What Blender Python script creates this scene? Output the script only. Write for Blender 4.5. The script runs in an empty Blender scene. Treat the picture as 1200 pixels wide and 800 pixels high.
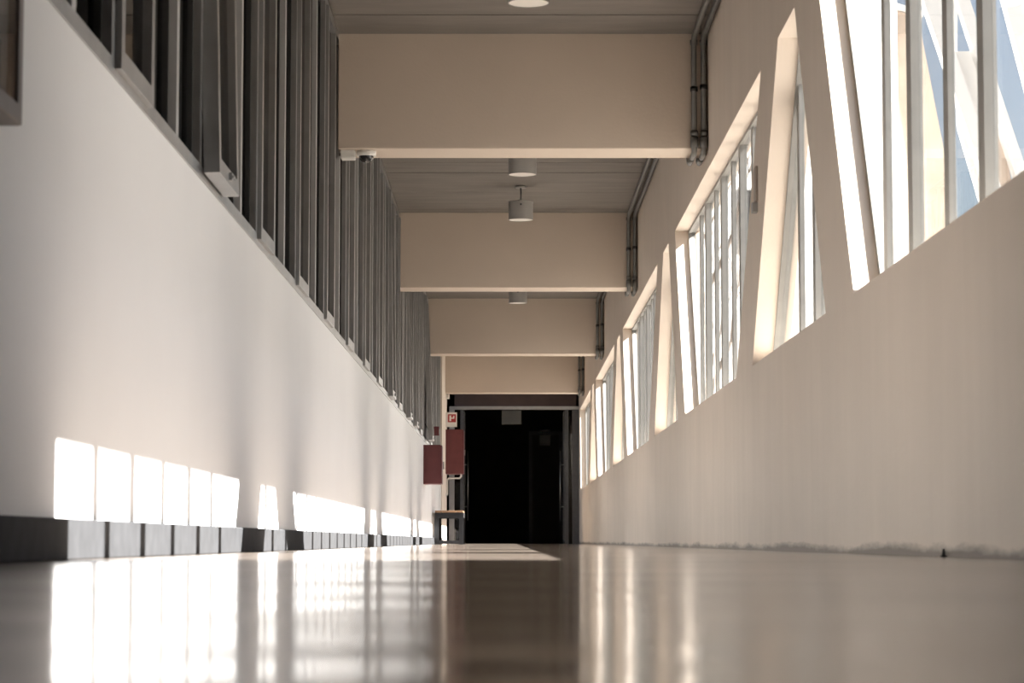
import bpy, bmesh, math, random
from mathutils import Vector, Matrix
random.seed(7)
S = bpy.context.scene
COL = S.collection

# ------------------------------------------------------------------ camera
FPX = 2833.0                       # focal length in pixels of the 1200x800 frame
HC = 0.047                         # the camera lies almost on the floor
PITCH = math.atan(234.0 / FPX)
YAW = math.atan(3.0 / FPX)
cam_d = bpy.data.cameras.new('camera')
cam = bpy.data.objects.new('camera', cam_d)
COL.objects.link(cam)
cam.location = (0, 0, HC)
cam.rotation_euler = (math.pi / 2 + PITCH, 0, -YAW)
cam_d.sensor_fit = 'HORIZONTAL'
cam_d.sensor_width = 36.0
cam_d.lens = 36.0 * FPX / 1200.0
cam_d.clip_start = 0.02
cam_d.clip_end = 500
cam_d.dof.use_dof = True
cam_d.dof.focus_distance = 24.0
cam_d.dof.aperture_fstop = 9.0
S.camera = cam

# ------------------------------------------------------------------ light
SUN_DIR = Vector((-1.0, 0.04, -0.835)).normalized()      # direction the sunlight travels
sun_d = bpy.data.lights.new('sun', 'SUN')
sun_d.energy = 25.0
sun_d.color = (1.0, 0.955, 0.89)
sun_d.angle = math.radians(0.53)
sun = bpy.data.objects.new('sun', sun_d)
COL.objects.link(sun)
sun.rotation_euler = SUN_DIR.to_track_quat('-Z', 'Y').to_euler()
sun.location = (20, 0, 25)

world = bpy.data.worlds.new('sky')
S.world = world
world.use_nodes = True
wn = world.node_tree.nodes
wl = world.node_tree.links
sky = wn.new('ShaderNodeTexSky')
sky.sky_type = 'NISHITA'
sky.sun_disc = False
sky.sun_elevation = math.radians(39.7)
sky.sun_rotation = math.radians(90)
sky.air_density = 1.0
sky.dust_density = 2.0
hs = wn.new('ShaderNodeHueSaturation')            # thin high haze: paler blue all over
hs.inputs['Saturation'].default_value = 0.7
wl.new(sky.outputs[0], hs.inputs['Color'])
wl.new(hs.outputs[0], wn['Background'].inputs[0])
wn['Background'].inputs[1].default_value = 0.12

S.view_settings.view_transform = 'Standard'
S.view_settings.look = 'None'
S.view_settings.exposure = 1.03
S.view_settings.gamma = 1.0
S.view_settings.use_curve_mapping = False

# ------------------------------------------------------------------ pixel -> place
_cp, _sp, _cy, _sy = math.cos(PITCH), math.sin(PITCH), math.cos(YAW), math.sin(YAW)


def ony(x, y, Y):
    """pixel of the photograph -> (X, Z) on the upright plane at distance Y"""
    u = (x - 600) / FPX
    v = (400 - y) / FPX
    d = _cp - v * _sp
    z = _sp + v * _cp
    rx, ry = u * _cy + d * _sy, d * _cy - u * _sy
    t = Y / ry
    return rx * t, z * t + HC


# ------------------------------------------------------------------ materials
def srgb(r, g, b):
    f = lambda c: c / 12.92 if c <= 0.04045 else ((c + 0.055) / 1.055) ** 2.4
    return (f(r / 255), f(g / 255), f(b / 255), 1)


def mat(name, col, rough=0.6, metal=0.0, var=0.06, scale=6.0, bump=0.0, bscale=60.0, spec=0.5, stretch=None):
    m = bpy.data.materials.new(name)
    m.use_nodes = True
    n, l = m.node_tree.nodes, m.node_tree.links
    b = n['Principled BSDF']
    b.inputs['Roughness'].default_value = rough
    b.inputs['Metallic'].default_value = metal
    b.inputs['Specular IOR Level'].default_value = spec
    tc = n.new('ShaderNodeTexCoord')
    vec = tc.outputs['Object']
    if stretch:
        mp = n.new('ShaderNodeMapping')
        mp.inputs['Scale'].default_value = stretch
        l.new(vec, mp.inputs['Vector'])
        vec = mp.outputs['Vector']
    nz = n.new('ShaderNodeTexNoise')
    nz.inputs['Scale'].default_value = scale
    nz.inputs['Detail'].default_value = 5
    l.new(vec, nz.inputs['Vector'])
    rp = n.new('ShaderNodeValToRGB')
    rp.color_ramp.elements[0].position = 0.3
    rp.color_ramp.elements[1].position = 0.7
    rp.color_ramp.elements[0].color = tuple(c * (1 - var) for c in col[:3]) + (1,)
    rp.color_ramp.elements[1].color = tuple(min(1, c * (1 + var)) for c in col[:3]) + (1,)
    l.new(nz.outputs['Fac'], rp.inputs['Fac'])
    l.new(rp.outputs['Color'], b.inputs['Base Color'])
    if bump:
        n2 = n.new('ShaderNodeTexNoise')
        n2.inputs['Scale'].default_value = bscale
        n2.inputs['Detail'].default_value = 3
        l.new(vec, n2.inputs['Vector'])
        bp = n.new('ShaderNodeBump')
        bp.inputs['Strength'].default_value = bump
        bp.inputs['Distance'].default_value = 0.01
        l.new(n2.outputs['Fac'], bp.inputs['Height'])
        l.new(bp.outputs['Normal'], b.inputs['Normal'])
    return m


def glass(name, tint, ior=1.5, rough=0.0):
    m = bpy.data.materials.new(name)
    m.use_nodes = True
    n, l = m.node_tree.nodes, m.node_tree.links
    n.remove(n['Principled BSDF'])
    tr = n.new('ShaderNodeBsdfTransparent')
    tr.inputs['Color'].default_value = tint
    gl = n.new('ShaderNodeBsdfGlossy')
    gl.inputs['Roughness'].default_value = rough
    fr = n.new('ShaderNodeFresnel')
    geo = n.new('ShaderNodeNewGeometry')          # same reflectance from both sides of the thin pane
    mr = n.new('ShaderNodeMapRange')
    mr.inputs['To Min'].default_value = ior
    mr.inputs['To Max'].default_value = 1.0 / ior
    l.new(geo.outputs['Backfacing'], mr.inputs['Value'])
    l.new(mr.outputs[0], fr.inputs['IOR'])
    mx = n.new('ShaderNodeMixShader')
    l.new(fr.outputs[0], mx.inputs[0])
    l.new(tr.outputs[0], mx.inputs[1])
    l.new(gl.outputs[0], mx.inputs[2])
    l.new(mx.outputs[0], n['Material Output'].inputs['Surface'])
    return m


M = {}
M['wall_left'] = mat('white_wall_paint', (0.86, 0.86, 0.86), 0.55, var=0.02, scale=1.2, bump=0.10, bscale=40)
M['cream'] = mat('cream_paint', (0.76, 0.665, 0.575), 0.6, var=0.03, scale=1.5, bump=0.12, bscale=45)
M['reveal'] = M['cream']
M['alu'] = mat('grey_aluminium', (0.46, 0.465, 0.47), 0.32, metal=0.9, var=0.08, scale=9)
M['frame_right'] = mat('taupe_grey_frame_paint', (0.27, 0.265, 0.25), 0.5, var=0.06, scale=9)
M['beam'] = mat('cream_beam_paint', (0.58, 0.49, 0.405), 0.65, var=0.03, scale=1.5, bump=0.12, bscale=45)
M['alu_light'] = mat('pale_grey_aluminium', (0.45, 0.45, 0.45), 0.4, metal=0.3, var=0.05, scale=9)
M['alu_dark'] = mat('dark_grey_metal', (0.10, 0.10, 0.105), 0.4, metal=0.4, var=0.1, scale=12)
M['gasket'] = mat('black_gasket', (0.02, 0.02, 0.02), 0.7)
M['baseboard'] = mat('black_baseboard', (0.038, 0.039, 0.042), 0.75, var=0.15, scale=14, spec=0.2)
M['red'] = mat('red_cabinet_paint', (0.13, 0.030, 0.032), 0.5, var=0.1, scale=8)
M['red_bright'] = mat('signal_red', (0.36, 0.035, 0.04), 0.5)
M['white'] = mat('white_plastic', (0.72, 0.71, 0.68), 0.45, var=0.02)
M['lamp_metal'] = mat('lamp_grey_enamel', (0.42, 0.41, 0.39), 0.45, var=0.04)
M['diffuser'] = mat('opal_diffuser', (0.88, 0.84, 0.78), 0.35, var=0.01)
M['dark_wood'] = mat('bench_wood', (0.23, 0.13, 0.07), 0.45, var=0.35, scale=5, stretch=(14, 1.2, 14))
M['black_steel'] = mat('black_steel', (0.018, 0.018, 0.020), 0.6, var=0.15, scale=10, spec=0.2)
M['brown_frame'] = mat('brown_board_frame', (0.16, 0.125, 0.11), 0.5, var=0.12, scale=10)
M['board_back'] = mat('noticeboard_cloth', (0.30, 0.28, 0.265), 0.85, var=0.08, scale=30)
M['emergency_grey'] = mat('dull_grey_plastic', (0.10, 0.098, 0.09), 0.5)
M['paper'] = mat('notice_paper', (0.75, 0.73, 0.70), 0.8, var=0.03)
M['paper_pink'] = mat('pink_notice_paper', (0.40, 0.22, 0.20), 0.8, var=0.03)
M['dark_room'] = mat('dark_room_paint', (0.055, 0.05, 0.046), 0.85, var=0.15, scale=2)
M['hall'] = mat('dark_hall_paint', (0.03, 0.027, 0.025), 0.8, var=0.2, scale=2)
M['transom'] = mat('brown_transom_panel', (0.055, 0.032, 0.028), 0.6, var=0.15, scale=4)
M['steel'] = mat('brushed_steel', (0.55, 0.54, 0.52), 0.3, metal=1.0, var=0.05, scale=20)
M['conduit'] = mat('grey_conduit', (0.15, 0.146, 0.138), 0.5, metal=0.4, var=0.1, scale=12)
M['black'] = mat('black_plastic', (0.012, 0.012, 0.012), 0.35)
M['dome'] = mat('smoked_dome', (0.02, 0.02, 0.022), 0.08)
M['ext_white'] = mat('white_render', (0.82, 0.80, 0.77), 0.8, var=0.03, scale=0.6)
M['ext_steel'] = mat('white_steel_paint', (0.84, 0.83, 0.81), 0.5, var=0.02, scale=2)
M['ext_beige'] = mat('beige_render', (0.50, 0.405, 0.33), 0.85, var=0.10, scale=1.5, bump=0.3, bscale=20)
M['paving'] = mat('pale_paving', (0.20, 0.185, 0.165), 0.85, var=0.08, scale=0.8)
M['bark'] = mat('pale_bark', (0.30, 0.25, 0.21), 0.85, var=0.25, scale=8)
M['roof'] = mat('roof_concrete', (0.35, 0.33, 0.31), 0.85, var=0.08, scale=2)
M['pane_clear'] = glass('clear_window_glass', (0.95, 0.96, 0.97, 1), 1.2)
M['pane_left'] = glass('grey_window_glass', (0.30, 0.31, 0.32, 1), 1.33, 0.02)


def floor_material():
    m = mat('polished_screed', (0.165, 0.136, 0.114), 0.2, var=0.10, scale=0.9)
    n, l = m.node_tree.nodes, m.node_tree.links
    b = n['Principled BSDF']
    tc = n.new('ShaderNodeTexCoord')
    b.inputs['IOR'].default_value = 1.22
    mp = n.new('ShaderNodeMapping')
    mp.inputs['Scale'].default_value = (0.5, 1.0, 1.0)
    l.new(tc.outputs['Object'], mp.inputs['Vector'])
    a = n.new('ShaderNodeTexNoise')
    a.inputs['Scale'].default_value = 2.2
    a.inputs['Detail'].default_value = 2
    l.new(mp.outputs['Vector'], a.inputs['Vector'])
    bp = n.new('ShaderNodeBump')
    bp.inputs['Strength'].default_value = 0.25
    bp.inputs['Distance'].default_value = 0.03
    l.new(a.outputs['Fac'], bp.inputs['Height'])
    l.new(bp.outputs['Normal'], b.inputs['Normal'])
    rn = n.new('ShaderNodeTexNoise')
    rn.inputs['Scale'].default_value = 1.4
    rn.inputs['Detail'].default_value = 4
    l.new(mp.outputs['Vector'], rn.inputs['Vector'])
    mr = n.new('ShaderNodeMapRange')
    mr.inputs['To Min'].default_value = 0.09
    mr.inputs['To Max'].default_value = 0.17
    l.new(rn.outputs['Fac'], mr.inputs['Value'])
    l.new(mr.outputs[0], b.inputs['Roughness'])
    return m


def right_wall_material():
    """cream paint with a scuffed, dirty foot and faint vertical streaks"""
    m = mat('cream_paint_scuffed', (0.76, 0.665, 0.575), 0.6, var=0.035, scale=1.5, bump=0.15, bscale=40)
    n, l = m.node_tree.nodes, m.node_tree.links
    b = n['Principled BSDF']
    base = b.inputs['Base Color'].links[0].from_socket
    tc = n.new('ShaderNodeTexCoord')
    sp = n.new('ShaderNodeSeparateXYZ')
    l.new(tc.outputs['Object'], sp.inputs[0])
    nz = n.new('ShaderNodeTexNoise')
    nz.inputs['Scale'].default_value = 5.0
    nz.inputs['Detail'].default_value = 8
    nz.inputs['Roughness'].default_value = 0.7
    dm_ = n.new('ShaderNodeMapping')
    dm_.inputs['Scale'].default_value = (1, 0.22, 1.6)
    l.new(tc.outputs['Object'], dm_.inputs['Vector'])
    l.new(dm_.outputs[0], nz.inputs['Vector'])
    hm = n.new('ShaderNodeMapRange')          # 1 at the floor, 0 at 0.13 m
    hm.inputs['From Min'].default_value = 0.0
    hm.inputs['From Max'].default_value = 0.06
    hm.inputs['To Min'].default_value = 0.60
    hm.inputs['To Max'].default_value = 0.0
    l.new(sp.outputs['Z'], hm.inputs['Value'])
    ad = n.new('ShaderNodeMath')
    ad.operation = 'ADD'
    l.new(hm.outputs[0], ad.inputs[0])
    l.new(nz.outputs['Fac'], ad.inputs[1])
    rp = n.new('ShaderNodeValToRGB')
    rp.color_ramp.elements[0].position = 0.72
    rp.color_ramp.elements[1].position = 1.05
    rp.color_ramp.elements[0].color = (0, 0, 0, 1)
    rp.color_ramp.elements[1].color = (0.8, 0.8, 0.8, 1)
    l.new(ad.outputs[0], rp.inputs['Fac'])
    mp = n.new('ShaderNodeMapping')           # streaks run down the wall
    mp.inputs['Scale'].default_value = (1, 3.2, 0.22)
    l.new(tc.outputs['Object'], mp.inputs['Vector'])
    st = n.new('ShaderNodeTexNoise')
    st.inputs['Scale'].default_value = 2.0
    st.inputs['Detail'].default_value = 6
    l.new(mp.outputs[0], st.inputs['Vector'])
    sr = n.new('ShaderNodeValToRGB')
    sr.color_ramp.elements[0].position = 0.35
    sr.color_ramp.elements[1].position = 0.75
    sr.color_ramp.elements[0].color = (0.96, 0.955, 0.95, 1)
    sr.color_ramp.elements[1].color = (1, 1, 1, 1)
    l.new(st.outputs['Fac'], sr.inputs['Fac'])
    mu = n.new('ShaderNodeMix')
    mu.data_type = 'RGBA'
    mu.blend_type = 'MULTIPLY'
    mu.inputs[0].default_value = 1.0
    l.new(base, mu.inputs[6])
    l.new(sr.outputs['Color'], mu.inputs[7])
    mx = n.new('ShaderNodeMix')
    mx.data_type = 'RGBA'
    l.new(rp.outputs['Color'], mx.inputs[0])
    l.new(mu.outputs[2], mx.inputs[6])
    mx.inputs[7].default_value = (0.10, 0.08, 0.065, 1)
    l.new(mx.outputs[2], b.inputs['Base Color'])
    return m


def ceiling_material():
    """board-marked fair-faced concrete, boards run across the corridor"""
    m = mat('board_marked_concrete', (0.175, 0.155, 0.137), 0.8, var=0.12, scale=3.0, bump=0.3, bscale=25, stretch=(0.5, 2.2, 1))
    return m


M['floor'] = floor_material()
M['wall_right'] = right_wall_material()
M['ceiling'] = ceiling_material()


# ------------------------------------------------------------------ mesh helpers
class MB:
    def __init__(self):
        self.v, self.f, self.smooth = [], [], []

    def add(self, vs, fs, smooth=False):
        o = len(self.v)
        self.v += [tuple(p) for p in vs]
        self.f += [tuple(i + o for i in q) for q in fs]
        self.smooth += [smooth] * len(fs)
        return self

    def box(self, x0, x1, y0, y1, z0, z1):
        vs = [(x, y, z) for x in (x0, x1) for y in (y0, y1) for z in (z0, z1)]
        return self.add(vs, [(0, 1, 3, 2), (4, 6, 7, 5), (0, 4, 5, 1), (2, 3, 7, 6), (0, 2, 6, 4), (1, 5, 7, 3)])

    def prism_x(self, poly, x0, x1):
        """poly: (y, z) points, extruded along x"""
        n = len(poly)
        vs = [(x0, y, z) for y, z in poly] + [(x1, y, z) for y, z in poly]
        fs = [tuple(range(n)), tuple(range(2 * n - 1, n - 1, -1))]
        fs += [(i, i + n, (i + 1) % n + n, (i + 1) % n) for i in range(n)]
        return self.add(vs, fs)

    def prism_y(self, poly, y0, y1):
        """poly: (x, z) points, extruded along y"""
        n = len(poly)
        vs = [(x, y0, z) for x, z in poly] + [(x, y1, z) for x, z in poly]
        fs = [tuple(range(n)), tuple(range(2 * n - 1, n - 1, -1))]
        fs += [(i, i + n, (i + 1) % n + n, (i + 1) % n) for i in range(n)]
        return self.add(vs, fs)

    def ring_x(self, outer, inner, x0, x1):
        """frame between two (y, z) loops of equal length"""
        n = len(outer)
        vs = [(x, y, z) for x in (x0, x1) for loop in (outer, inner) for y, z in loop]
        fs = []
        for i in range(n):
            j = (i + 1) % n
            fs += [(i, j, n + j, n + i), (2 * n + i, 3 * n + i, 3 * n + j, 2 * n + j),
                   (i, 2 * n + i, 2 * n + j, j), (n + i, n + j, 3 * n + j, 3 * n + i)]
        return self.add(vs, fs)

    def cyl(self, cx, cy, z0, z1, r, seg=32, r2=None, caps=True):
        r2 = r if r2 is None else r2
        vs, fs = [], []
        for i in range(seg):
            a = 2 * math.pi * i / seg
            vs.append((cx + r * math.cos(a), cy + r * math.sin(a), z0))
            vs.append((cx + r2 * math.cos(a), cy + r2 * math.sin(a), z1))
        fs = [(2 * i, 2 * ((i + 1) % seg), 2 * ((i + 1) % seg) + 1, 2 * i + 1) for i in range(seg)]
        self.add(vs, fs, True)
        if caps:
            o = len(self.v) - 2 * seg
            self.f += [tuple(o + 2 * i for i in reversed(range(seg))), tuple(o + 2 * i + 1 for i in range(seg))]
            self.smooth += [False, False]
        return self

    def tube(self, pts, rad, seg=8):
        """round tube through points; rad a number or one per point"""
        pts = [Vector(p) for p in pts]
        rad = rad if isinstance(rad, (list, tuple)) else [rad] * len(pts)
        vs, fs = [], []
        t0 = (pts[1] - pts[0]).normalized()
        nrm = t0.orthogonal().normalized()
        for i, p in enumerate(pts):
            if i == 0:
                t = t0
            elif i == len(pts) - 1:
                t = (pts[i] - pts[i - 1]).normalized()
            else:
                t = ((pts[i] - pts[i - 1]).normalized() + (pts[i + 1] - pts[i]).normalized()).normalized()
            nrm = (nrm - t * nrm.dot(t)).normalized()
            bi = t.cross(nrm)
            k = 1.0
            for s in range(seg):
                a = 2 * math.pi * s / seg
                vs.append(p + (nrm * math.cos(a) + bi * math.sin(a)) * rad[i] * k)
        for i in range(len(pts) - 1):
            for s in range(seg):
                s2 = (s + 1) % seg
                fs.append((i * seg + s, i * seg + s2, (i + 1) * seg + s2, (i + 1) * seg + s))
        self.add(vs, fs, True)
        o = len(self.v) - len(vs)
        self.f += [tuple(o + s for s in reversed(range(seg))), tuple(o + (len(pts) - 1) * seg + s for s in range(seg))]
        self.smooth += [False, False]
        return self

    def mesh(self, name):
        me = bpy.data.meshes.new(name)
        me.from_pydata(self.v, [], self.f)
        me.polygons.foreach_set('use_smooth', self.smooth)
        bm = bmesh.new()
        bm.from_mesh(me)
        bmesh.ops.recalc_face_normals(bm, faces=bm.faces)
        bm.to_mesh(me)
        bm.free()
        me.update()
        return me

    def build(self, name, material, parent=None, bevel=0.0, **tags):
        me = self.mesh(name)
        me.materials.append(M[material] if isinstance(material, str) else material)
        o = bpy.data.objects.new(name, me)
        COL.objects.link(o)
        if parent:
            o.parent = parent
        if bevel:
            b = o.modifiers.new('bevel', 'BEVEL')
            b.width = bevel
            b.segments = 2
            b.limit_method = 'ANGLE'
        tag(o, **tags)
        return o


def tag(o, label=None, cat=None, group=None, kind=None):
    if label:
        o['label'] = label
    if cat:
        o['category'] = cat
    if group:
        o['group'] = group
    if kind:
        o['kind'] = kind
    return o


def empty(name, loc=(0, 0, 0), **tags):
    o = bpy.data.objects.new(name, None)
    COL.objects.link(o)
    o.location = loc
    o.empty_display_size = 0.1
    return tag(o, **tags)


def child(parent, mb, name, material, **k):
    """mb is written in scene coordinates; the parent empty sits somewhere, so shift the mesh"""
    L = parent.location
    p = parent.parent
    off = Vector(L)
    while p:
        off += p.location
        p = p.parent
    mb.v = [(x - off.x, y - off.y, z - off.z) for x, y, z in mb.v]
    return mb.build(name, material, parent, **k)


def lerp(a, b, t):
    return a + (b - a) * t


def inset(poly, d):
    """offset a convex counter-clockwise (y, z) polygon inwards"""
    n = len(poly)
    area = sum(poly[i][0] * poly[(i + 1) % n][1] - poly[(i + 1) % n][0] * poly[i][1] for i in range(n))
    sgn = 1 if area > 0 else -1
    lines = []
    for i in range(n):
        (x0, y0), (x1, y1) = poly[i], poly[(i + 1) % n]
        L = math.hypot(x1 - x0, y1 - y0)
        nx, ny = -(y1 - y0) / L * sgn, (x1 - x0) / L * sgn
        lines.append((x0 + nx * d, y0 + ny * d, x1 - x0, y1 - y0))
    out = []
    for i in range(n):
        x0, y0, dx, dy = lines[i - 1]
        x1, y1, ex, ey = lines[i]
        den = dx * ey - dy * ex
        t = ((x1 - x0) * ey - (y1 - y0) * ex) / den
        out.append((x0 + dx * t, y0 + dy * t))
    return out


def clip(poly, lo, hi):
    """part of a convex (y, z) polygon with lo <= y <= hi"""
    for bound, sign in ((lo, 1), (hi, -1)):
        out = []
        for i in range(len(poly)):
            a, b = poly[i - 1], poly[i]
            ia, ib = (a[0] - bound) * sign >= 0, (b[0] - bound) * sign >= 0
            if ia != ib:
                t = (bound - a[0]) / (b[0] - a[0])
                out.append((bound, a[1] + (b[1] - a[1]) * t))
            if ib:
                out.append(b)
        poly = out
        if len(poly) < 3:
            return []
    return poly


# ------------------------------------------------------------------ dimensions (metres, from the photograph)
XL, XR = -1.16, 1.34               # wall faces
Y0, YE = -5.0, 46.6                # back wall, glass door screen
ZC = 3.47                          # ceiling
SL = 1.40                          # left window sill
SR, TR = 1.01, 2.55                # right window sill and head
WT = 0.20                          # right wall thickness
BEAMS = [7.18, 16.15, 25.12, 34.10, 43.05]
BD, BZ = 0.40, 2.685               # beam width along the corridor, underside height
P = 9.03                           # truss rhythm of the right wall

# ------------------------------------------------------------------ structure
MB().box(-1.9, XR + WT, Y0 - 0.2, 60, -0.3, 0.0).build('floor', 'floor', kind='structure',
    label='polished grey-brown corridor floor with soft reflections')

# ceiling: concrete slab with board-marked strips
ceil = empty('ceiling', (0, 0, ZC), label='board-marked grey concrete ceiling above the beams', kind='structure')
child(ceil, MB().box(XL - 0.4, XR + WT, Y0 - 0.2, YE + 0.3, ZC + 0.03, ZC + 0.30), 'slab', 'roof')
y = -4.9
widths = [0.62, 0.58, 0.66, 0.6, 0.64]
i = 0
while y < YE:
    w = widths[i % 5]
    mb = MB()
    dz = random.uniform(0, 0.006)
    mb.box(XL - 0.06, XR, y + 0.004, min(y + w, YE) - 0.004, ZC + dz, ZC + 0.031)
    child(ceil, mb, 'concrete_board_mark', 'ceiling')
    y += w
    i += 1

# beams, part of the ceiling structure
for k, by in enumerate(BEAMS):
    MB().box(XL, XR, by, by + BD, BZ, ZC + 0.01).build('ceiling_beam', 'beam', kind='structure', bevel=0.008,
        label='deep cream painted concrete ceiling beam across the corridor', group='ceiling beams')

# left wall below the windows, the solid end piece, the wall behind the camera
lw = MB()
lw.box(XL - 0.14, XL, Y0, 41.0, 0, SL)
lw.box(XL - 0.14, XL, Y0, 2.95, SL, ZC)
lw.build('wall_left', 'wall_left', kind='structure', label='white painted parapet wall under the long row of windows')
MB().box(XL - 0.14, XL + 0.015, 41.0, 44.2, 0, ZC).build('wall_left_end', 'cream', kind='structure',
    label='cream wall piece between the last window and the glass doors')
MB().box(XL - 0.14, XR + WT, Y0 - 0.2, Y0, 0, ZC).build('wall_back', 'roof', kind='structure', label='dark unseen wall added behind the camera to dim the near end')  # unseen, added for the light; kept dark so little bounces into the near end
# black baseboard
MB().box(XL, XL + 0.035, Y0, 41.0, 0, 0.105).build('baseboard_left', 'baseboard', kind='structure', bevel=0.004,
    label='black baseboard along the white wall')

# right wall with slanted openings -------------------------------------------------
def trap(k):     # wide at the top
    return [(14.25 + P * k, SR), (18.42 + P * k, SR), (19.45 + P * k, TR), (12.72 + P * k, TR)]


def tri(k):      # narrow at the top
    return [(10.2 + P * k, SR), (13.3 + P * k, SR), (11.9 + P * k, TR), (11.2 + P * k, TR)]


openings = []
first = [(6.06, SR), (9.36, SR), (10.40, TR), (6.06, TR)]
openings.append(('trap', first))
for k in range(4):
    openings.append(('tri', tri(k)))
    t = trap(k)
    if k == 3:
        t = [t[0], (45.55, SR), (45.95, TR), t[3]]
    openings.append(('trap', t))

rw = MB()
rw.box(XR, XR + WT, Y0, YE + 0.2, 0, SR)
rw.box(XR, XR + WT, Y0, YE + 0.2, TR, ZC)
prev_bot, prev_top = Y0, Y0
for kind, q in openings:
    rw.prism_x([(prev_bot, SR), (q[0][0], SR), (q[3][0], TR), (prev_top, TR)], XR, XR + WT)
    prev_bot, prev_top = q[1][0], q[2][0]
rw.prism_x([(prev_bot, SR), (YE + 0.2, SR), (YE + 0.2, TR), (prev_top, TR)], XR, XR + WT)
rw.build('wall_right', 'wall_right', kind='structure', label='cream wall with slanted truss-like piers between the windows')

# right windows
FX0, FX1 = XR + 0.108, XR + 0.165          # frame depth range
place = ['beside the first leaning pier', 'after the first leaning pier', 'under the first beam', 'between the first and second beam',
         'under the second beam', 'between the second and third beam', 'under the third beam', 'between the third and fourth beam', 'beside the glass doors']
for wi, (kind, q) in enumerate(openings):
    shape = 'inverted-trapezoid' if kind == 'trap' else 'narrow-topped triangular'
    w = empty('window_%d' % (wi + 1), (FX0, q[0][0], SR), kind='structure',
              label='%s window with grey frame, %s' % (shape, place[wi]))
    inn = inset(q, 0.022)
    child(w, MB().ring_x(q, inn, FX0, FX1), 'frame', 'frame_right')
    # upright bars, every second one deeper
    ys = []
    if kind == 'trap':
        y = q[1][0] - 0.04
        while y > q[3][0] + 0.25:
            ys.append(y)
            y -= 0.66
    else:
        ys = [q[1][0] - 1.2, q[1][0] - 1.88, q[1][0] - 2.5]
    cuts = []
    for bi, by in enumerate(ys):
        deep = bi % 2 == 1
        hw = 0.050 if deep else 0.044
        pl = clip(inn, by - hw, by + hw)
        if len(pl) >= 3:
            child(w, MB().prism_x(pl, FX0 + (0.0 if deep else 0.012), FX0 + (0.042 if deep else 0.036)), 'mullion', 'frame_right')
        cuts.append((by - hw, by + hw))
    lo = min(p[0] for p in inn)
    hi = max(p[0] for p in inn)
    edges = [hi] + [c for b in cuts for c in (b[1], b[0])] + [lo]
    for e in range(0, len(edges), 2):
        pl = clip(inn, edges[e + 1], edges[e])
        if len(pl) >= 3:
            child(w, MB().prism_x(pl, FX0 + 0.026, FX0 + 0.032), 'pane', 'pane_clear')

# left windows: units 2 m long = one top-hung sash and two fixed lights ---------------
GX = XL - 0.045                       # glass plane
ZT = ZC - 0.05
UNIT = 2.0
rng = random.Random(3)
unit_start = [2.95 + UNIT * k for k in range(19)]
OPEN = {8.95: 1.4, 22.95: 0.8, 26.95: 1.0, 28.95: 0.8, 32.95: 2.6}
for ui, u in enumerate(unit_start):
    ang = OPEN.get(round(u, 2), 0.0)
    state = 'with its sash tilted open' if ang > 1.2 else ('with its sash ajar' if ang else 'with all lights shut')
    w = empty('window_%d' % (ui + 10), (XL, u, SL), kind='structure', group='windows above the white wall',
              label='tall grey-framed window above the white wall, %s' % state)
    e = min(u + UNIT, 41.0)
    # outer frame: bottom rail, head rail, three uprights
    child(w, MB().box(XL - 0.10, XL + 0.006, u, e, SL, SL + 0.05), 'bottom_rail', 'alu')
    child(w, MB().box(XL - 0.10, XL + 0.006, u, e, ZT, ZC), 'head_rail', 'alu')
    bars = [u, u + 0.72, u + 1.36]
    for bj, by in enumerate(bars):
        child(w, MB().box(XL - 0.10, XL + 0.006, by - 0.03, by + 0.03, SL + 0.05, ZT), 'mullion', 'alu_light' if bj == 2 else 'alu')
    for by in (u + 0.72, u + 1.36):
        nx = by + 0.64
        child(w, MB().box(GX - 0.003, GX + 0.003, by + 0.03, min(nx, e) - 0.03, SL + 0.05, ZT), 'pane', 'pane_left')
        child(w, MB().ring_x([(by + 0.03, SL + 0.05), (nx - 0.03, SL + 0.05), (nx - 0.03, ZT), (by + 0.03, ZT)],
                             [(by + 0.05, SL + 0.07), (nx - 0.05, SL + 0.07), (nx - 0.05, ZT - 0.02), (by + 0.05, ZT - 0.02)],
                             GX + 0.003, GX + 0.022), 'glazing_bead', 'gasket')
    # opening sash, hinged along its head
    y0, y1 = u + 0.035, u + 0.685
    z0, z1 = SL + 0.025, ZT - 0.01
    sash = MB()
    out = [(y0, z0), (y1, z0), (y1, z1), (y0, z1)]
    sash.ring_x(out, inset(out, 0.06), XL - 0.035, XL + 0.025)
    hinge = Vector((XL - 0.005, u, z1))
    sash.v = [(x - hinge.x, y - hinge.y, z - hinge.z) for x, y, z in sash.v]
    so = sash.build('sash', 'alu', w)
    so.location = hinge - Vector(w.location)
    pn = MB()
    pn.box(XL - 0.012, XL - 0.006, y0 + 0.06, y1 - 0.06, z0 + 0.06, z1 - 0.06)
    pn.v = [(x - hinge.x, y - hinge.y, z - hinge.z) for x, y, z in pn.v]
    pn.build('pane', 'pane_left', so)
    lt = MB()                               # latch on the bottom rail
    ym = (y0 + y1) / 2
    lt.box(XL + 0.024, XL + 0.037, ym - 0.02, ym + 0.02, z0 + 0.015, z0 + 0.045)
    lt.box(XL + 0.036, XL + 0.042, ym - 0.01, ym + 0.06, z0 + 0.024, z0 + 0.036)
    lt.v = [(x - hinge.x, y - hinge.y, z - hinge.z) for x, y, z in lt.v]
    if ang:
        lt.build('latch', 'alu', so)
    if ang:
        so.rotation_euler = (0, math.radians(-ang), 0)
        if ang > 1.2:                        # scissor stay under the open sash
            d = math.sin(math.radians(ang)) * (z1 - z0)
            st = MB().tube([(XL - 0.01, y0 + 0.1, z0 + 0.25), (XL + d * 0.9, y0 + 0.05, z0 + 0.10)], 0.006, 6)
            child(w, st, 'stay', 'alu_dark')

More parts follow.
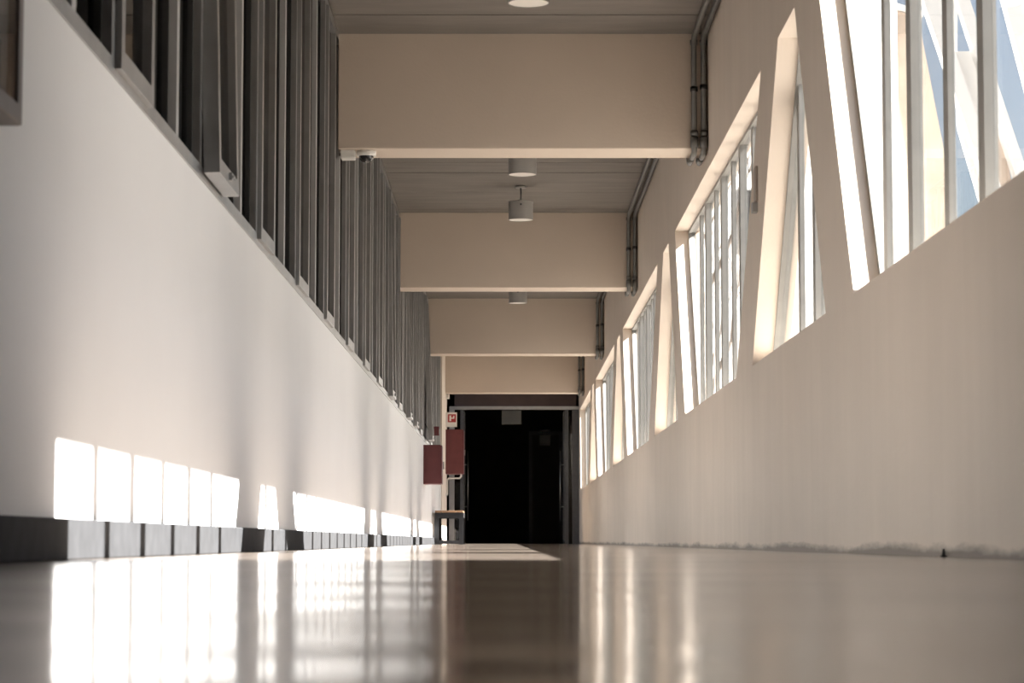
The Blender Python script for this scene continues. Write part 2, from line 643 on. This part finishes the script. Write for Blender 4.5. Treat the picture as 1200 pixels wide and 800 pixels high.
# dark rooms behind the left windows
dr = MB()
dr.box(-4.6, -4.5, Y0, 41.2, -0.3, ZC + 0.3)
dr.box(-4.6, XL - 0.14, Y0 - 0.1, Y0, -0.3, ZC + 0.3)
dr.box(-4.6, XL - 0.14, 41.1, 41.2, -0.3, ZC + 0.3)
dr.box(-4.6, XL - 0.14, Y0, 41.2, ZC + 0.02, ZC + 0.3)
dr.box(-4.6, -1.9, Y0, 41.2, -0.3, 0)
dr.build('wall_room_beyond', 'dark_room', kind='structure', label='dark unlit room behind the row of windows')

# end screen with glass doors ----------------------------------------------------------
HZ = ony(600, 478, YE)[1]                    # rail over the doors
TZ = ony(600, 463, YE)[1] + 0.25
DLX = ony(543, 600, YE)[0]
DRX = ony(662, 600, YE)[0]
we = MB()
we.box(XL - 0.14, XR, YE, YE + 0.2, TZ, ZC)
we.build('wall_end', 'cream', kind='structure', label='wall strip above the glass door screen')
tr = empty('trim_1', (0, YE, 0), kind='structure', label='grey metal frame of the door screen with a dark brown transom')
child(tr, MB().box(XL, XR, YE, YE + 0.08, HZ - 0.03, HZ + 0.035), 'header_rail', 'alu')
child(tr, MB().box(XL + 0.1, XR - 0.05, YE + 0.03, YE + 0.06, HZ + 0.035, TZ), 'transom_panel', 'transom')
child(tr, MB().box(XL, XL + 0.1, YE - 0.02, YE + 0.10, 0, HZ - 0.03), 'jamb', 'alu')
child(tr, MB().box(DLX - 0.06, DLX - 0.015, YE, YE + 0.08, 0, HZ - 0.03), 'jamb', 'alu_dark')
child(tr, MB().box(DRX + 0.015, DRX + 0.07, YE, YE + 0.08, 0, HZ - 0.03), 'jamb', 'alu_dark')
child(tr, MB().box(XR - 0.13, XR, YE - 0.02, YE + 0.10, 0, HZ - 0.03), 'jamb', 'alu_dark')
child(tr, MB().box(XL + 0.1, DLX - 0.06, YE + 0.035, YE + 0.043, 0, HZ - 0.03), 'side_pane', 'pane_left')
child(tr, MB().box(DRX + 0.07, XR - 0.13, YE + 0.035, YE + 0.043, 0, HZ - 0.03), 'side_pane', 'pane_left')


def door(n, x, label, hz0, hz1):
    """glass leaf swung open into the hall, seen edge-on"""
    d = empty('door_%d' % n, (x, YE + 0.05, 0), kind='structure', label=label)
    y0, y1 = YE + 0.08, YE + 1.02
    out = [(y0, 0.012), (y1, 0.012), (y1, HZ - 0.05), (y0, HZ - 0.05)]
    child(d, MB().ring_x(out, inset(out, 0.05), x - 0.018, x + 0.018), 'leaf_frame', 'alu_dark')
    child(d, MB().prism_x(inset(out, 0.05), x - 0.004, x + 0.004), 'pane', 'pane_left')
    for s in (-1, 1):
        b = MB()
        xx = x + s * 0.07
        b.tube([(xx, y1 - 0.12, hz0), (xx, y1 - 0.12, hz1)], 0.014, 10)
        ho = child(d, b, 'pull_bar', 'steel')
        for zz in (lerp(hz0, hz1, 0.2), lerp(hz0, hz1, 0.8)):
            c = MB().tube([(x, y1 - 0.12, zz), (xx, y1 - 0.12, zz)], 0.009, 8)
            L = Vector(d.location)
            c.v = [(a - L.x, b2 - L.y, c2 - L.z) for a, b2, c2 in c.v]
            c.build('standoff', 'steel', ho)
    return d


za, zb = ony(662, 610, YE + 0.9)[1], ony(662, 528, YE + 0.9)[1]
door(1, DLX, 'glass door leaf swung open beside the bench', za, zb)
door(2, DRX, 'glass door leaf swung open with long steel pull bars beside the cream wall', za, zb)

# the dark hall behind the doors
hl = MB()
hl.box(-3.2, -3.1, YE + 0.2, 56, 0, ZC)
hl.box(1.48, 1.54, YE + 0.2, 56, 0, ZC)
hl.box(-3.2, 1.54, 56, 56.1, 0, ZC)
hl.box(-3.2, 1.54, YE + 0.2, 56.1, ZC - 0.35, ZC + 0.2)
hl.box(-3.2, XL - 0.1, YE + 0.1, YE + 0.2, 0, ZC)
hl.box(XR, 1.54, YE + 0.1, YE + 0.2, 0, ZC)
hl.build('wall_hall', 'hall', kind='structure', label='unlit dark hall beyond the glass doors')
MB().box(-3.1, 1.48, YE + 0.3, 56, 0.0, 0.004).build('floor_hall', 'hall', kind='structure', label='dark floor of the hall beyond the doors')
hd = empty('door_3', (0, 55.9, 0), kind='structure', label='dark panelled door at the far side of the unlit hall')
xa, _ = ony(624, 600, 55.9)
xb, _ = ony(655, 600, 55.9)
child(hd, MB().box(xa, xb, 55.88, 55.99, 0.01, 2.5), 'leaf', mat('dark_door_paint', (0.06, 0.05, 0.045), 0.6))
fr_o = [(xa - 0.07, 0), (xb + 0.07, 0), (xb + 0.07, 2.58), (xa - 0.07, 2.58)]
child(hd, MB().box(xa - 0.08, xa, 55.86, 55.99, 0.01, 2.58), 'jamb', 'alu_dark')
child(hd, MB().box(xb, xb + 0.08, 55.86, 55.99, 0.01, 2.58), 'jamb', 'alu_dark')
child(hd, MB().box(xa, xb, 55.86, 55.99, 2.5, 2.58), 'lintel_frame', 'alu_dark')
px0, pz1 = ony(632, 503, 55.86)
px1, pz0 = ony(645, 522, 55.86)
MB().box(px0, px1, 55.872, 55.88, pz0, pz1).build('door_notice', 'paper', label='pale paper notice taped to the dark hall door', cat='notice')

# ------------------------------------------------------------------ things in the corridor
# cylindrical ceiling lamps
LX = 0.11
lamps = [(13.75, 'cylindrical ceiling lamp before the first beam'), (20.3, 'cylindrical ceiling lamp half hidden behind the first beam'),
         (23.2, 'cylindrical ceiling lamp before the second beam'), (31.4, 'cylindrical ceiling lamp behind the second beam'),
         (39.6, 'cylindrical ceiling lamp behind the third beam')]
for ly, lab in lamps:
    zb_ = 3.14
    lp = empty('ceiling_lamp', (LX, ly, ZC), label='pale grey ' + lab, cat='lamp', group='cylindrical lamps under the concrete ceiling')
    child(lp, MB().cyl(LX, ly, ZC - 0.018, ZC + 0.001, 0.05, 24), 'ceiling_rose', 'lamp_metal')
    child(lp, MB().cyl(LX, ly, zb_ + 0.175, ZC - 0.015, 0.007, 10), 'rod', 'alu_dark')
    sh = MB().cyl(LX, ly, zb_, zb_ + 0.165, 0.118, 40, caps=False)
    sh.cyl(LX, ly, zb_ + 0.165, zb_ + 0.178, 0.122, 40)
    shade = child(lp, sh, 'shade', 'lamp_metal')
    child(lp, MB().cyl(LX, ly, zb_ + 0.004, zb_ + 0.012, 0.115, 40), 'diffuser', 'diffuser')
    for a in range(3):
        an = math.radians(-90 + 120 * a)
        cx, cy_ = LX + 0.118 * math.cos(an), ly + 0.118 * math.sin(an)
        child(lp, MB().box(cx - 0.008, cx + 0.008, cy_ - 0.008, cy_ + 0.008, zb_ + 0.13, zb_ + 0.147), 'screw', 'alu_dark')
    child(lp, MB().cyl(LX, ly, zb_ + 0.178, zb_ + 0.205, 0.028, 16, r2=0.012), 'cap', 'white')

# conduits: ceiling corner run, down the beam, under it and up again
ordn = ['first', 'second', 'third', 'fourth']
for bi, by in enumerate(BEAMS[1:]):
    start = BEAMS[bi] + BD + 0.04
    for ci, cx in enumerate((XR - 0.095, XR - 0.03)):
        zt = ZC - 0.03
        dy = 0.035
        pts = [(cx, start - BD / 2 - 0.01, BZ - 0.035), (cx, start - 0.04, BZ - 0.035), (cx, start, BZ), (cx, start, zt - 0.05), (cx, start + 0.05, zt), (cx, by - dy - 0.06, zt), (cx, by - dy, zt - 0.06),
               (cx, by - dy, BZ - 0.02), (cx, by + 0.01, BZ - 0.035), (cx, by + BD / 2 - 0.03, BZ - 0.035)]
        co = empty('conduit', (cx, by, BZ), label='grey metal conduit, %s, bent down the face of the %s beam' % ('outer one' if ci == 0 else 'one against the cream wall', ordn[bi]),
                   cat='conduit', group='conduits along the ceiling corner')
        child(co, MB().tube(pts, 0.020, 10), 'pipe', 'conduit')
        for zz in (BZ + 0.72, BZ + 0.40 + 0.015 * ci, BZ + 0.10):
            cl = MB()
            cl.cyl(cx, by - dy, zz - 0.016, zz + 0.016, 0.0255, 14)
            cl.box(cx - 0.012, cx + 0.012, by - dy, by - 0.001, zz - 0.012, zz + 0.012)
            child(co, cl, 'clip', 'black' if zz < BZ + 0.5 and zz > BZ + 0.3 else 'conduit')
        child(co, MB().cyl(cx, by - dy, BZ + 0.005, BZ + 0.075, 0.027, 14), 'coupling', 'conduit')

# dome camera and junction box under the first beam
b1 = BEAMS[1]
cxd, _ = ony(429, 184, b1 + 0.08)
dc = empty('dome_camera', (cxd, b1 + 0.1, BZ), label='small white dome camera under the first beam', cat='camera')
child(dc, MB().cyl(cxd, b1 + 0.1, BZ - 0.035, BZ - 0.0, 0.064, 32, r2=0.068), 'housing', 'white')
dm = MB()
rings = []
for j in range(7):
    a = math.pi / 2 * j / 6
    rings.append((0.050 * math.cos(a), BZ - 0.034 - 0.046 * math.sin(a)))
for j in range(6):
    dm.cyl(cxd, b1 + 0.1, rings[j][1], rings[j + 1][1], max(rings[j][0], 0.001), 24, r2=max(rings[j + 1][0], 0.001), caps=False)
child(dc, dm, 'dome', 'dome')
jx0, _ = ony(399, 184, b1 + 0.05)
jx1, _ = ony(416, 184, b1 + 0.05)
jb = empty('junction_box', (jx0, b1 + 0.1, BZ), label='small cream junction box beside the dome camera', cat='junction box')
child(jb, MB().box(jx0, jx1, b1 + 0.04, b1 + 0.16, BZ - 0.052, BZ), 'body', 'white', bevel=0.004)
child(jb, MB().box(jx0 + 0.006, jx1 - 0.006, b1 + 0.05, b1 + 0.15, BZ - 0.057, BZ - 0.052), 'lid', 'white')
child(jb, MB().tube([(XL + 0.004, b1 + 0.1, BZ - 0.025), (jx0, b1 + 0.1, BZ - 0.025)], 0.010, 8), 'cable_stub', 'conduit')

# notice board on the left wall
bx = XL + 0.06
nx_, nz0 = XL, ony(25, 152, 5.45)[1]
nb = empty('notice_board', (XL, 4.0, nz0), label='glazed notice board with a brown frame hung on the white wall', cat='notice board')
ro = [(3.9, nz0), (5.40, nz0), (5.40, nz0 + 1.1), (3.9, nz0 + 1.1)]
child(nb, MB().ring_x(ro, inset(ro, 0.045), XL, bx), 'frame', 'brown_frame', bevel=0.004)
child(nb, MB().prism_x(inset(ro, 0.04), XL, XL + 0.034), 'backing', 'board_back')
child(nb, MB().prism_x(inset(ro, 0.045), bx - 0.009, bx - 0.005), 'pane', 'pane_clear')
for j, (ya, yb, za_, zb2, mm) in enumerate([(4.1, 4.5, 0.15, 0.7, 'paper'), (4.62, 4.95, 0.2, 0.75, 'paper'), (5.08, 5.17, 0.12, 0.9, 'paper_pink')]):
    child(nb, MB().box(XL + 0.034, XL + 0.036, ya, yb, nz0 + za_, nz0 + zb2), 'pinned_sheet', mm)

# narrow plate on the leaning pier of the right wall
def right_wall_point(x, y):
    # walk along Y until the wall face is hit
    u = (x - 600) / FPX
    v = (400 - y) / FPX
    d = _cp - v * _sp
    z = _sp + v * _cp
    rx, ry = u * _cy + d * _sy, d * _cy - u * _sy
    t = XR / rx
    return ry * t, z * t + HC


py_, pz_a = right_wall_point(887, 196)
_, pz_b = right_wall_point(887, 250)
wp = empty('wall_plate', (XR, py_, pz_b), label='narrow upright grey plate with a small switch on a leaning pier', cat='wall plate')
child(wp, MB().box(XR - 0.014, XR, py_ - 0.05, py_ + 0.05, pz_b + 0.06, pz_a), 'plate', mat('taupe_plate', (0.42, 0.36, 0.31), 0.5), bevel=0.003)
child(wp, MB().box(XR - 0.03, XR, py_ - 0.03, py_ + 0.03, pz_b, pz_b + 0.055), 'switch', 'alu_light', bevel=0.003)

# little stub at the foot of the right wall
fy = 7.42
fs = empty('floor_stub', (XR, fy, 0), label='small dark stub at the dirty foot of the cream wall', cat='stub')
child(fs, MB().cyl(XR - 0.012, fy, 0.0, 0.004, 0.011, 12), 'base', 'black')
child(fs, MB().cyl(XR - 0.012, fy, 0.004, 0.024, 0.006, 10, r2=0.004), 'pin', 'black')

# red fire cabinets on the left wall
def cabinet(y0, y1, x1, z0, z1, label):
    c = empty('fire_cabinet', (XL, y0, z0), label=label, cat='fire cabinet')
    xw = XL if y0 < 41 else XL + 0.015
    child(c, MB().box(xw, x1 - 0.02, y0, y1, z0, z1), 'body', 'red', bevel=0.006)
    dr_ = child(c, MB().box(x1 - 0.02, x1, y0 + 0.006, y1 - 0.006, z0 + 0.006, z1 - 0.006), 'door', 'red', bevel=0.004)
    h = MB().box(x1, x1 + 0.018, y1 - 0.07, y1 - 0.045, (z0 + z1) / 2 - 0.05, (z0 + z1) / 2 + 0.05)
    L = Vector(c.location)
    h.v = [(a - L.x, b - L.y, d - L.z) for a, b, d in h.v]
    h.build('handle', 'steel', dr_)
    child(c, MB().box(xw, x1 - 0.02, y0 - 0.004, y0, z1 - 0.03, z1), 'top_flange', 'red')
    return c


Ya = 32.6
c1x, c1t = ony(518, 521, Ya)
_, c1b = ony(518, 567, Ya)
cabinet(Ya, Ya + 0.5, c1x, c1b, c1t, 'dark red fire cabinet on the white wall below the windows')
Yb = 43.4
c2x, c2t = ony(543.5, 503, Yb)
_, c2b = ony(543.5, 555, Yb)
cabinet(Yb, Yb + 0.6, c2x, c2b, c2t, 'tall dark red fire cabinet under the red hydrant sign')

# white water pipe below the second cabinet
xp0 = XL + 0.045
xp1 = c2x - 0.05
_, pzt = ony(530, 560, Yb)
_, pzb = ony(524, 580, Yb)
pp = empty('water_pipe', (xp0, Yb + 0.05, pzb), label='thin white water pipe bent under the tall fire cabinet', cat='pipe')
child(pp, MB().tube([(xp1, Yb + 0.06, c2b), (xp1, Yb + 0.06, pzt + 0.03), (xp1 - 0.03, Yb + 0.06, pzt), (xp0 + 0.03, Yb + 0.06, pzt), (xp0, Yb + 0.06, pzt - 0.03),
                     (xp0, Yb + 0.06, pzb + 0.02), (XL + 0.016, Yb + 0.06, pzb)], 0.016, 8), 'pipe_run', 'white')
child(pp, MB().box(XL + 0.015, XL + 0.03, Yb + 0.02, Yb + 0.10, pzb - 0.03, pzb + 0.03), 'wall_flange', 'white')

# hydrant sign above it: white plate, red square with a white symbol
sx0, sz1 = ony(523, 483, Yb - 0.02)
sx1, sz0 = ony(535.5, 500, Yb - 0.02)
sg = empty('hydrant_sign', (XL, Yb, sz0), label='white projecting sign with a red square symbol above the tall fire cabinet', cat='sign')
sx0 = XL + 0.015
child(sg, MB().box(sx0, sx1, Yb, Yb + 0.012, sz0, sz1), 'plate', 'white')
cxs, czs, hs = (sx0 + sx1) / 2 + 0.01, sz1 - 0.105, 0.072
child(sg, MB().box(cxs - hs, cxs + hs, Yb - 0.003, Yb, czs - hs, czs + hs), 'red_square', 'red_bright')
sy_ = MB()
sy_.box(cxs - 0.045, cxs - 0.012, Yb - 0.005, Yb - 0.003, czs - 0.05, czs + 0.05)
sy_.box(cxs - 0.012, cxs + 0.045, Yb - 0.005, Yb - 0.003, czs - 0.008, czs + 0.012)
sy_.box(cxs + 0.022, cxs + 0.045, Yb - 0.005, Yb - 0.003, czs + 0.012, czs + 0.045)
child(sg, sy_, 'symbol', 'white')

# small white alarm box above the sign and a red call point by the windows
ax0, az1 = ony(521.5, 458, Yb)
ax1, az0 = ony(526.5, 467, Yb)
ab = empty('alarm_box', (XL + 0.015, Yb, az0), label='small white box on the cream wall near the glass doors', cat='alarm box')
child(ab, MB().box(XL + 0.015, ax1, Yb, Yb + 0.10, az0, az1), 'body', 'white', bevel=0.004)
child(ab, MB().box(XL + 0.03, ax1 - 0.015, Yb - 0.006, Yb, az0 + 0.02, az1 - 0.05), 'grille', 'lamp_metal')
child(ab, MB().tube([(XL + 0.04, Yb + 0.05, az1), (XL + 0.04, Yb + 0.05, ZC - 0.02)], 0.010, 8), 'cable', 'conduit')
_, rz1 = ony(508, 500, 36.4)
_, rz0 = ony(508, 512, 36.4)
cp_ = empty('call_point', (XL, 36.32, rz0), label='small red fire call point beside the tilted sash', cat='call point')
child(cp_, MB().box(XL + 0.006, XL + 0.105, 36.25, 36.39, rz0 + 0.02, rz1), 'body', 'red', bevel=0.004)
child(cp_, MB().box(XL + 0.105, XL + 0.109, 36.28, 36.36, rz0 + 0.05, rz1 - 0.04), 'press_plate', 'white')

# bench
Yc = 36.3
bx0, btz = ony(508, 598, Yc)
bx1, _ = ony(543, 598, Yc)
bx0 = max(bx0, XL + 0.04)
be = empty('bench', (bx0, Yc, 0), label='low bench with a brown wooden seat on a black frame against the white wall', cat='bench')
BL = 1.3
nsl = 4
sw = (bx1 - bx0) / nsl
for j in range(nsl):
    child(be, MB().box(bx0 + j * sw + 0.004, bx0 + (j + 1) * sw - 0.004, Yc - 0.01, Yc + BL + 0.01, btz - 0.03, btz), 'seat_slat', 'dark_wood', bevel=0.003)
child(be, MB().box(bx0, bx1, Yc + 0.0, Yc + 0.05, btz - 0.11, btz - 0.03), 'apron', 'black_steel')
child(be, MB().box(bx0, bx1, Yc + BL - 0.05, Yc + BL, btz - 0.11, btz - 0.03), 'apron', 'black_steel')
for yy in (Yc, Yc + BL - 0.06):
    for xx in (bx0, bx1 - 0.065):
        child(be, MB().box(xx, xx + 0.065, yy, yy + 0.06, 0.0, btz - 0.11), 'leg', 'black_steel')
    child(be, MB().box(bx0 + 0.065, bx1 - 0.065, yy, yy + 0.05, 0.008, 0.06), 'foot_rail', 'black_steel')
for xx in (bx0, bx1 - 0.05):
    child(be, MB().box(xx, xx + 0.05, Yc + 0.05, Yc + BL - 0.05, btz - 0.10, btz - 0.03), 'side_rail', 'black_steel')

# emergency lamp hung in the doorway
ex0, ez1 = ony(588, 481, YE + 0.4)
ex1, ez0 = ony(611, 497, YE + 0.4)
em = empty('emergency_lamp', ((ex0 + ex1) / 2, YE + 0.4, ez0), label='grey emergency lamp hung below the rail over the doors', cat='lamp')
child(em, MB().box(ex0, ex1, YE + 0.36, YE + 0.44, ez0, ez1), 'body', 'emergency_grey', bevel=0.006)
child(em, MB().box(ex0 + 0.02, ex1 - 0.02, YE + 0.35, YE + 0.36, ez0 + 0.02, ez1 - 0.03), 'lens', 'emergency_grey')
for xx in (ex0 + 0.04, ex1 - 0.04):
    child(em, MB().tube([(xx, YE + 0.4, ez1), (xx, YE + 0.4, ZC - 0.34)], 0.006, 6), 'hanger', 'alu_dark')

# ------------------------------------------------------------------ outside
MB().box(XR + WT, 160, -80, 220, -0.6, -0.3).build('ground', 'paving', kind='structure', label='pale paved ground outside the windows')

# white end block that the corridor runs into
wb = empty('white_building', (1.6, 47.5, -0.3), label='tall white rendered building beyond the windows at the corridor end', cat='building')


def plan(poly, z0, z1):
    n = len(poly)
    return MB().add([(x, y, z0) for x, y in poly] + [(x, y, z1) for x, y in poly],
                    [tuple(reversed(range(n))), tuple(range(n, 2 * n))] + [(i, (i + 1) % n, (i + 1) % n + n, i + n) for i in range(n)])


child(wb, plan([(1.6, 47.5), (8.36, 51.4), (8.36, 57), (1.6, 57)], -0.3, 13.0), 'wall', 'ext_white')   # its front is turned towards the sun
child(wb, plan([(1.55, 47.4), (8.42, 51.36), (8.42, 57.06), (1.55, 57.06)], 13.0, 13.25), 'coping', 'ext_steel')
ca, sa = math.cos(math.radians(30)), math.sin(math.radians(30))
for wx, wz in ((1.2, 5.9), (3.6, 6.4), (6.0, 6.4)):
    def turned(mb):
        mb.v = [(x * ca - y * sa, x * sa + y * ca, z) for x, y, z in mb.v]
        return mb
    wf = turned(MB().box(wx, wx + 0.5, -0.05, 0.0, wz, wz + 1.2)).build('window_frame', 'alu_light', wb)
    turned(MB().box(wx + 0.05, wx + 0.45, -0.06, -0.05, wz + 0.05, wz + 1.15)).build('pane', 'pane_left', wf)
    turned(MB().box(wx - 0.05, wx + 0.55, -0.09, 0.0, wz - 0.06, wz)).build('sill', 'ext_steel', wb)

# beige tower with a leaning edge
YT = 58.0
bb = empty('beige_tower', (9, YT, -0.3), label='beige rendered building with a leaning edge against the sky', cat='building')
tl = ony(1076, 20, YT)
br_ = ony(1104, 165, YT)
sl = (br_[0] - tl[0]) / (br_[1] - tl[1])
base_x = tl[0] + sl * (-0.3 - tl[1])
child(bb, MB().prism_y([(8.0, -0.3), (base_x, -0.3), (tl[0], tl[1]), (8.0, tl[1] + 0.6)], YT, YT + 8), 'wall', 'ext_beige')
child(bb, MB().prism_y([(7.9, tl[1] + 0.6), (tl[0] + 0.1, tl[1]), (tl[0] + 0.1, tl[1] + 0.15), (7.9, tl[1] + 0.75)], YT - 0.1, YT + 8), 'coping', 'ext_steel')

# white steel canopy frame with slanted struts and panels
YF = 50.2
cf = empty('canopy_frame', (9, YF, -0.3), label='white slanted steel frame with pale panels outside against the sky', cat='steel frame')


def strut(p_top, p_bot, wpx, y0, y1, name='strut', m='ext_steel', ext=0.0):
    a, b = ony(p_top[0], p_top[1], YF), ony(p_bot[0], p_bot[1], YF)
    s = wpx * YF / FPX
    k = (b[0] - a[0]) / (b[1] - a[1])
    bz = -0.3 if ext == 0 else b[1]
    bxx = b[0] + k * (bz - b[1])
    az = a[1] + 1.5
    axx = a[0] + k * 1.5
    child(cf, MB().prism_y([(bxx, bz), (bxx + s, bz), (axx + s, az), (axx, az)], y0, y1), name, m)


strut((1082, 0), (1150, 200), 17, YF, YF + 0.35)
strut((1122, 0), (1190, 205), 15, YF, YF + 0.35)
strut((1177, 0), (1230, 205), 20, YF, YF + 0.35)


def panel(pix, y, th, name, m):
    child(cf, MB().prism_y([ony(px, py, y) for px, py in pix], y, y + th), name, m)


panel([(1100, 60), (1150, 60), (1150, 150), (1122, 105)], YF + 0.4, 0.08, 'panel', 'ext_steel')
panel([(1120, 105), (1150, 165), (1150, 245), (1122, 150)], YF + 0.5, 0.08, 'panel', 'ext_white')
panel([(1095, 0), (1122, 0), (1122, 90)], YF + 0.45, 0.08, 'panel', 'ext_steel')
panel([(1195, 0), (1240, 0), (1240, 130)], YF + 0.45, 0.08, 'panel', 'ext_steel')
panel([(1165, 110), (1188, 225), (1190, 330), (1150, 330), (1150, 170)], YF + 0.6, 0.1, 'panel', 'ext_beige')

# bare tree outside, seen through the trapezoid windows
def bare_tree(x, y, h, seed, label):
    r = random.Random(seed)
    t = empty('bare_tree', (x, y, -0.3), label=label, cat='tree', group='bare trees outside the windows')
    wood, twig = MB(), MB()

    def grow(p, d, ln, rad, depth):
        pts, rads = [p], [rad]
        n = 4
        for s in range(n):
            d = (d + Vector((r.uniform(-.18, .18), r.uniform(-.18, .18), r.uniform(-.05, .14)))).normalized()
            p = p + d * ln / n
            pts.append(p)
            rads.append(rad * (1 - 0.45 * (s + 1) / n))
        (wood if depth < 2 else twig).tube(pts, rads, 6 if depth < 2 else 4)
        if depth >= 4:
            return
        for c in range(3 if depth < 3 else 2):
            q = pts[r.choice((2, 3, 4))]
            nd = (d + Vector((r.uniform(-1, 1), r.uniform(-1, 1), r.uniform(-.1, .7))) * 0.75).normalized()
            grow(q, nd, ln * r.uniform(.58, .75), rads[-1] * .8, depth + 1)
    grow(Vector((x, y, -0.3)), Vector((0, 0, 1)), h * 0.42, 0.13, 0)
    child(t, wood, 'trunk', 'bark')
    child(t, twig, 'branches', 'bark', kind='stuff')


bare_tree(3.55, 43.0, 9.0, 4, 'bare tree with thin pale branches outside the window under the first beam')
